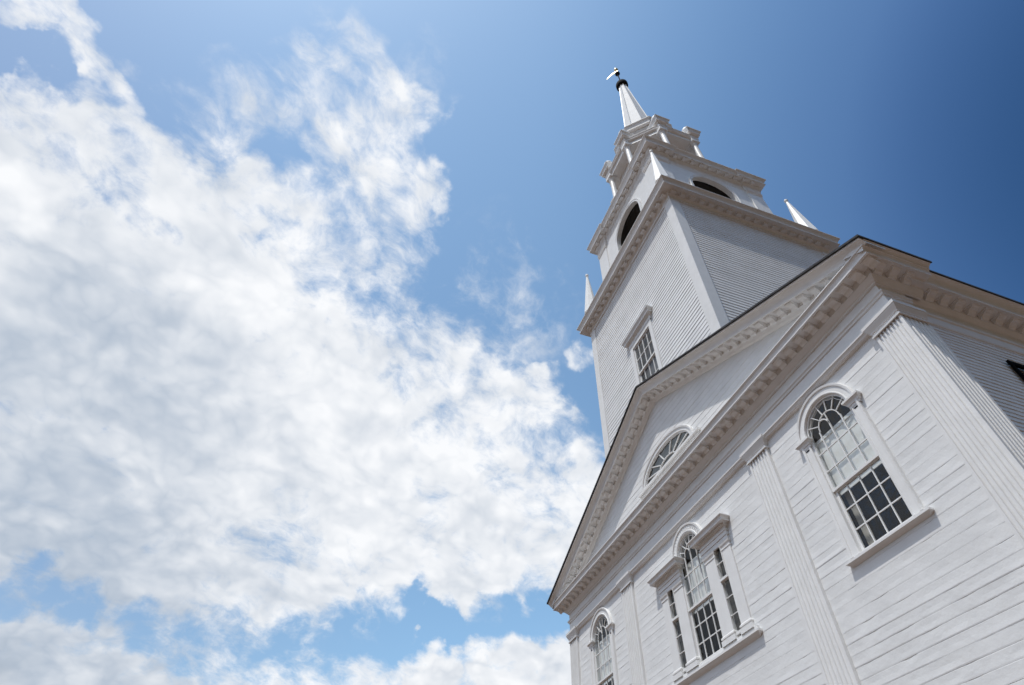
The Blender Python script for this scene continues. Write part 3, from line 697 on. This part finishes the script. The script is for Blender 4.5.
def stepped(h, w, d):      # plan of a square stage whose corners stand forward by d for a width w
    side = [(-h - d, -h - d), (-h + w, -h - d), (-h + w, -h), (h - w, -h), (h - w, -h - d)]
    out = []
    for k in range(4):
        c, s_ = round(math.cos(k * math.pi / 2)), round(math.sin(k * math.pi / 2))
        out += [(x * c - y * s_, YC + x * s_ + y * c) for x, y in side]
    return out
b = MB()
PP = stepped(BH + .003, .72, .055)
for k in range(4):
    sx, sy = ((-1, -1), (1, -1), (1, 1), (-1, 1))[k]
    h0 = BH - .72; h1 = BH + .06
    b2 = MB(); x0, x1 = sorted((sx * (BH - .70), sx * h1)); y0, y1 = sorted((YC + sy * (BH - .70), YC + sy * h1))
    path = [(x0, y0), (x1, y0), (x1, y1), (x0, y1)]
    b2.sweep(path, [(.04, 21.22), (.04, 21.6), (.0, 21.65), (.0, 25.84), (.03, 25.86), (.03, 25.90), (.0, 25.91), (.0, 25.96), (.04, 26.0), (.05, 26.06), (-.05, 26.07)], closed=True)
    b2.build('corner_pier', TRIM, belf)
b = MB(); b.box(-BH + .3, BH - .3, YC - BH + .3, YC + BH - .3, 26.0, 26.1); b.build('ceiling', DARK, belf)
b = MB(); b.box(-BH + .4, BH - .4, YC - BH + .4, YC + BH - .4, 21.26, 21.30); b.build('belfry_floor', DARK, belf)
C2 = [(-.03, 26.04), (.0, 26.05), (.0, 26.16), (.015, 26.17), (.015, 26.28), (.035, 26.30), (.035, 26.34), (.0, 26.36), (.0, 26.50), (.02, 26.52), (.06, 26.58), (.085, 26.62), (.085, 26.80), (.27, 26.81), (.27, 26.795), (.29, 26.795), (.291, 26.83), (.245, 26.835), (.252, 26.9), (.27, 26.98), (.31, 27.07), (.36, 27.15), (.385, 27.17), (.386, 27.20), (.05, 27.33)]
b = MB(); b.sweep(stepped(BH + .01, .78, .07), C2, closed=True, caps=False); bc = b.build('belfry_cornice', TRIM, church)
b = MB(); b.box(-.09, .09, -.15, 0, 0, .12); d1 = None
for side in (0, 1, 3):
    a = side * math.pi / 2
    for k in range(12):
        u = -2.42 + .44 * k; fwd = BH + .09 + (.07 if abs(u) > BH - .78 else 0)
        x, y = u * math.cos(a) + fwd * math.sin(a), u * math.sin(a) - fwd * math.cos(a)
        if d1 is None: d1 = b.build('modillion', TRIM, bc, (x, YC + y, 26.68))
        else: copy_of(d1, bc, (x, YC + y, 26.68), (0, 0, a))
b = MB(); b.box(-BH, BH, YC - BH, YC + BH, 27.2, 27.3); b.build('belfry_deck', LEAD, church)

# ------------------------------------------------------------------ lantern
K8 = math.tan(math.pi / 8)
def octa(ap):
    r_ = ap / math.cos(math.pi / 8)
    return [(r_ * math.cos(R(-112.5 + 45 * k)), YC + r_ * math.sin(R(-112.5 + 45 * k))) for k in range(8)]
b = MB(); b.sweep(octa(1.36), [(.6, 27.3), (.6, 27.9), (.5, 28.0), (.5, 32.45), (0.05, 32.7), (0, 32.8), (0, 35.2)], closed=True); lan = b.build('lantern', TRIM, church)
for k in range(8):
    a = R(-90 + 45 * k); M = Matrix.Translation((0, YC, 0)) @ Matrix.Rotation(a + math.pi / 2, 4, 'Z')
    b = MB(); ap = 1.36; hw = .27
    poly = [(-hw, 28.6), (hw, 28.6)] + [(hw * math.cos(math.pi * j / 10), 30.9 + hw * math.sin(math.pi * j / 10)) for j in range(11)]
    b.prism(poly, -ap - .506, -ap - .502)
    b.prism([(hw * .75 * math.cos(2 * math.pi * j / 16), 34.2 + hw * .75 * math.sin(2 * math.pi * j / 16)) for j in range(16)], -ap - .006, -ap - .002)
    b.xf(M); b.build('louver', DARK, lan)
RC = 2.2825 / math.cos(math.pi / 8)
EP8 = [(-.5, 31.72), (.10, 31.72), (.10, 32.02), (.13, 32.07), (.26, 32.10), (.265, 32.13), (.24, 32.14), (.27, 32.20), (.32, 32.26), (.32, 32.29), (-.5, 32.42)]
b = MB(); b.sweep(octa(2.2825), [(p if p < 0 else p * .75, z) for p, z in EP8], closed=True, closed_prof=True); ring = b.build('lantern_entablature', TRIM, church)
col0 = None
for k in range(8):
    a = R(-112.5 + 45 * k); x, y = RC * math.cos(a), YC + RC * math.sin(a)
    # blocks stand square to the walls
    if col0 is None:
        b = MB(); b.lathe(0, 0, [(.20, 27.3), (.20, 28.0), (.16, 28.05), (.185, 28.1), (.15, 28.16), (.148, 29.0), (.128, 31.32)], 16)
        b.box(-.24, .24, -.24, .24, 27.28, 27.95)
        col0 = b.build('column', TRIM, lan, (x, y, 0)); smooth(col0, 35)
        c = MB(); c.lathe(0, 0, [(.128, 31.30), (.15, 31.32), (.15, 31.36), (.13, 31.38), (.15, 31.46), (.20, 31.58), (.21, 31.62)], 16); c.box(-.23, .23, -.23, .23, 31.62, 31.72); cap0 = c.build('capital', TRIM, lan, (x, y, 0))
        e = MB(); e.sweep([(-.21, -.21), (.21, -.21), (.21, .21), (-.21, .21)], [(-.2, 31.715), (.01, 31.715), (.01, 31.95), (.03, 31.97), (.03, 32.02), (.0, 32.04), (.0, 32.36), (.03, 32.42), (.15, 32.46), (.155, 32.50), (.13, 32.51), (.15, 32.60), (.19, 32.70), (.24, 32.78), (.24, 32.83), (-.2, 32.95)], closed=True, caps=False); blk0 = e.build('entablature_block', TRIM, ring, (x, y, .0))
        u = MB(); u.lathe(0, 0, [(.19, 32.45), (.19, 32.68), (.08, 32.74), (.10, 32.84), (.24, 33.08), (.25, 33.24), (.15, 33.4), (.07, 33.5), (.08, 33.58), (.001, 33.74)], 12); urn0 = smooth(u.build('urn', TRIM, ring, (x, y, .45)))
    else:
        copy_of(col0, lan, (x, y, 0)); copy_of(cap0, lan, (x, y, 0)); copy_of(blk0, ring, (x, y, 0)); copy_of(urn0, ring, (x, y, .45))
b = MB(); b.sweep(octa(1.37), [(-.02, 34.75), (.03, 34.78), (.03, 34.95), (.07, 35.02), (.12, 35.14), (.13, 35.32), (.29, 35.34), (.295, 35.38), (.27, 35.39), (.285, 35.5), (.33, 35.66), (.41, 35.8), (.41, 35.84), (.0, 36.02), (-.5, 36.2)], closed=True, caps=False); b.build('lantern_cornice', TRIM, church)
# spire
b = MB(); zs_ = [35.9 + (48.0 - 35.9) * k / 10 for k in range(11)]
ap = lambda z: .962 - .0617 * (z - 35.9)
b.rings([[(x, y, z) for x, y in octa(ap(z))] for z in zs_], closed_prof=True, caps=True)
spire = b.build('spire', CLAP, church)
b = MB()
for k in range(8):
    a = R(-112.5 + 45 * k); rs = []
    for z in (35.9, 48.0):
        r_ = ap(z) / math.cos(math.pi / 8) + .012; w = .035
        rs.append([(r_ * math.cos(a) + w * math.cos(a + t), YC + r_ * math.sin(a) + w * math.sin(a + t), z) for t in (R(0), R(120), R(240))])
    b.rings(rs, closed_prof=True)
b.build('hip_batten', TRIM, spire)
b = MB(); b.lathe(0, YC, [(.20, 47.9), (.42, 47.95), (.46, 48.08), (.46, 48.36), (.38, 48.48), (.12, 48.52), (.06, 48.7)], 20); smooth(b.build('collar', IRON, spire))

# ------------------------------------------------------------------ weathervane
vane = bpy.data.objects.new('weathervane', None); COL.objects.link(vane); vane.location = (0, YC, 48.6); vane.rotation_euler = (0, 0, R(40))
vane['label'] = 'gilded weathervane with pale ball and curved tail on the spire tip'; vane['category'] = 'weathervane'
b = MB(); b.lathe(0, 0, [(.045, 0), (.045, 3.8)], 10); smooth(b.build('rod', IRON, vane))
b = MB(); b.lathe(0, 0, [(.05, 2.55), (.15, 2.62), (.20, 2.78), (.15, 2.94), (.05, 3.0)], 16); smooth(b.build('knob', IRON, vane))
b = MB(); b.lathe(0, 0, [(.02, 3.72), (.12, 3.78), (.17, 3.92), (.12, 4.06), (.02, 4.12)], 16); smooth(b.build('ball', GOLD, vane))
b = MB(); n = 14; rs = []
for k in range(n + 1):      # a curved plume streaming away from the pole
    t = k / n; x = .12 - 1.05 * t; zc = 3.36 + .10 * math.sin(t * math.pi) - .42 * t * t
    h = .03 + .17 * math.sin(math.pi * (0.12 + 0.86 * t)) ** .8; w = .05 * (1 - .6 * t)
    rs.append([(x, -w, zc - h * .4), (x, 0, zc - h), (x, w, zc - h * .4), (x, w, zc + h * .5), (x, 0, zc + h), (x, -w, zc + h * .5)])
b.rings(rs, closed_prof=True)
b.build('vane', GOLD, vane)
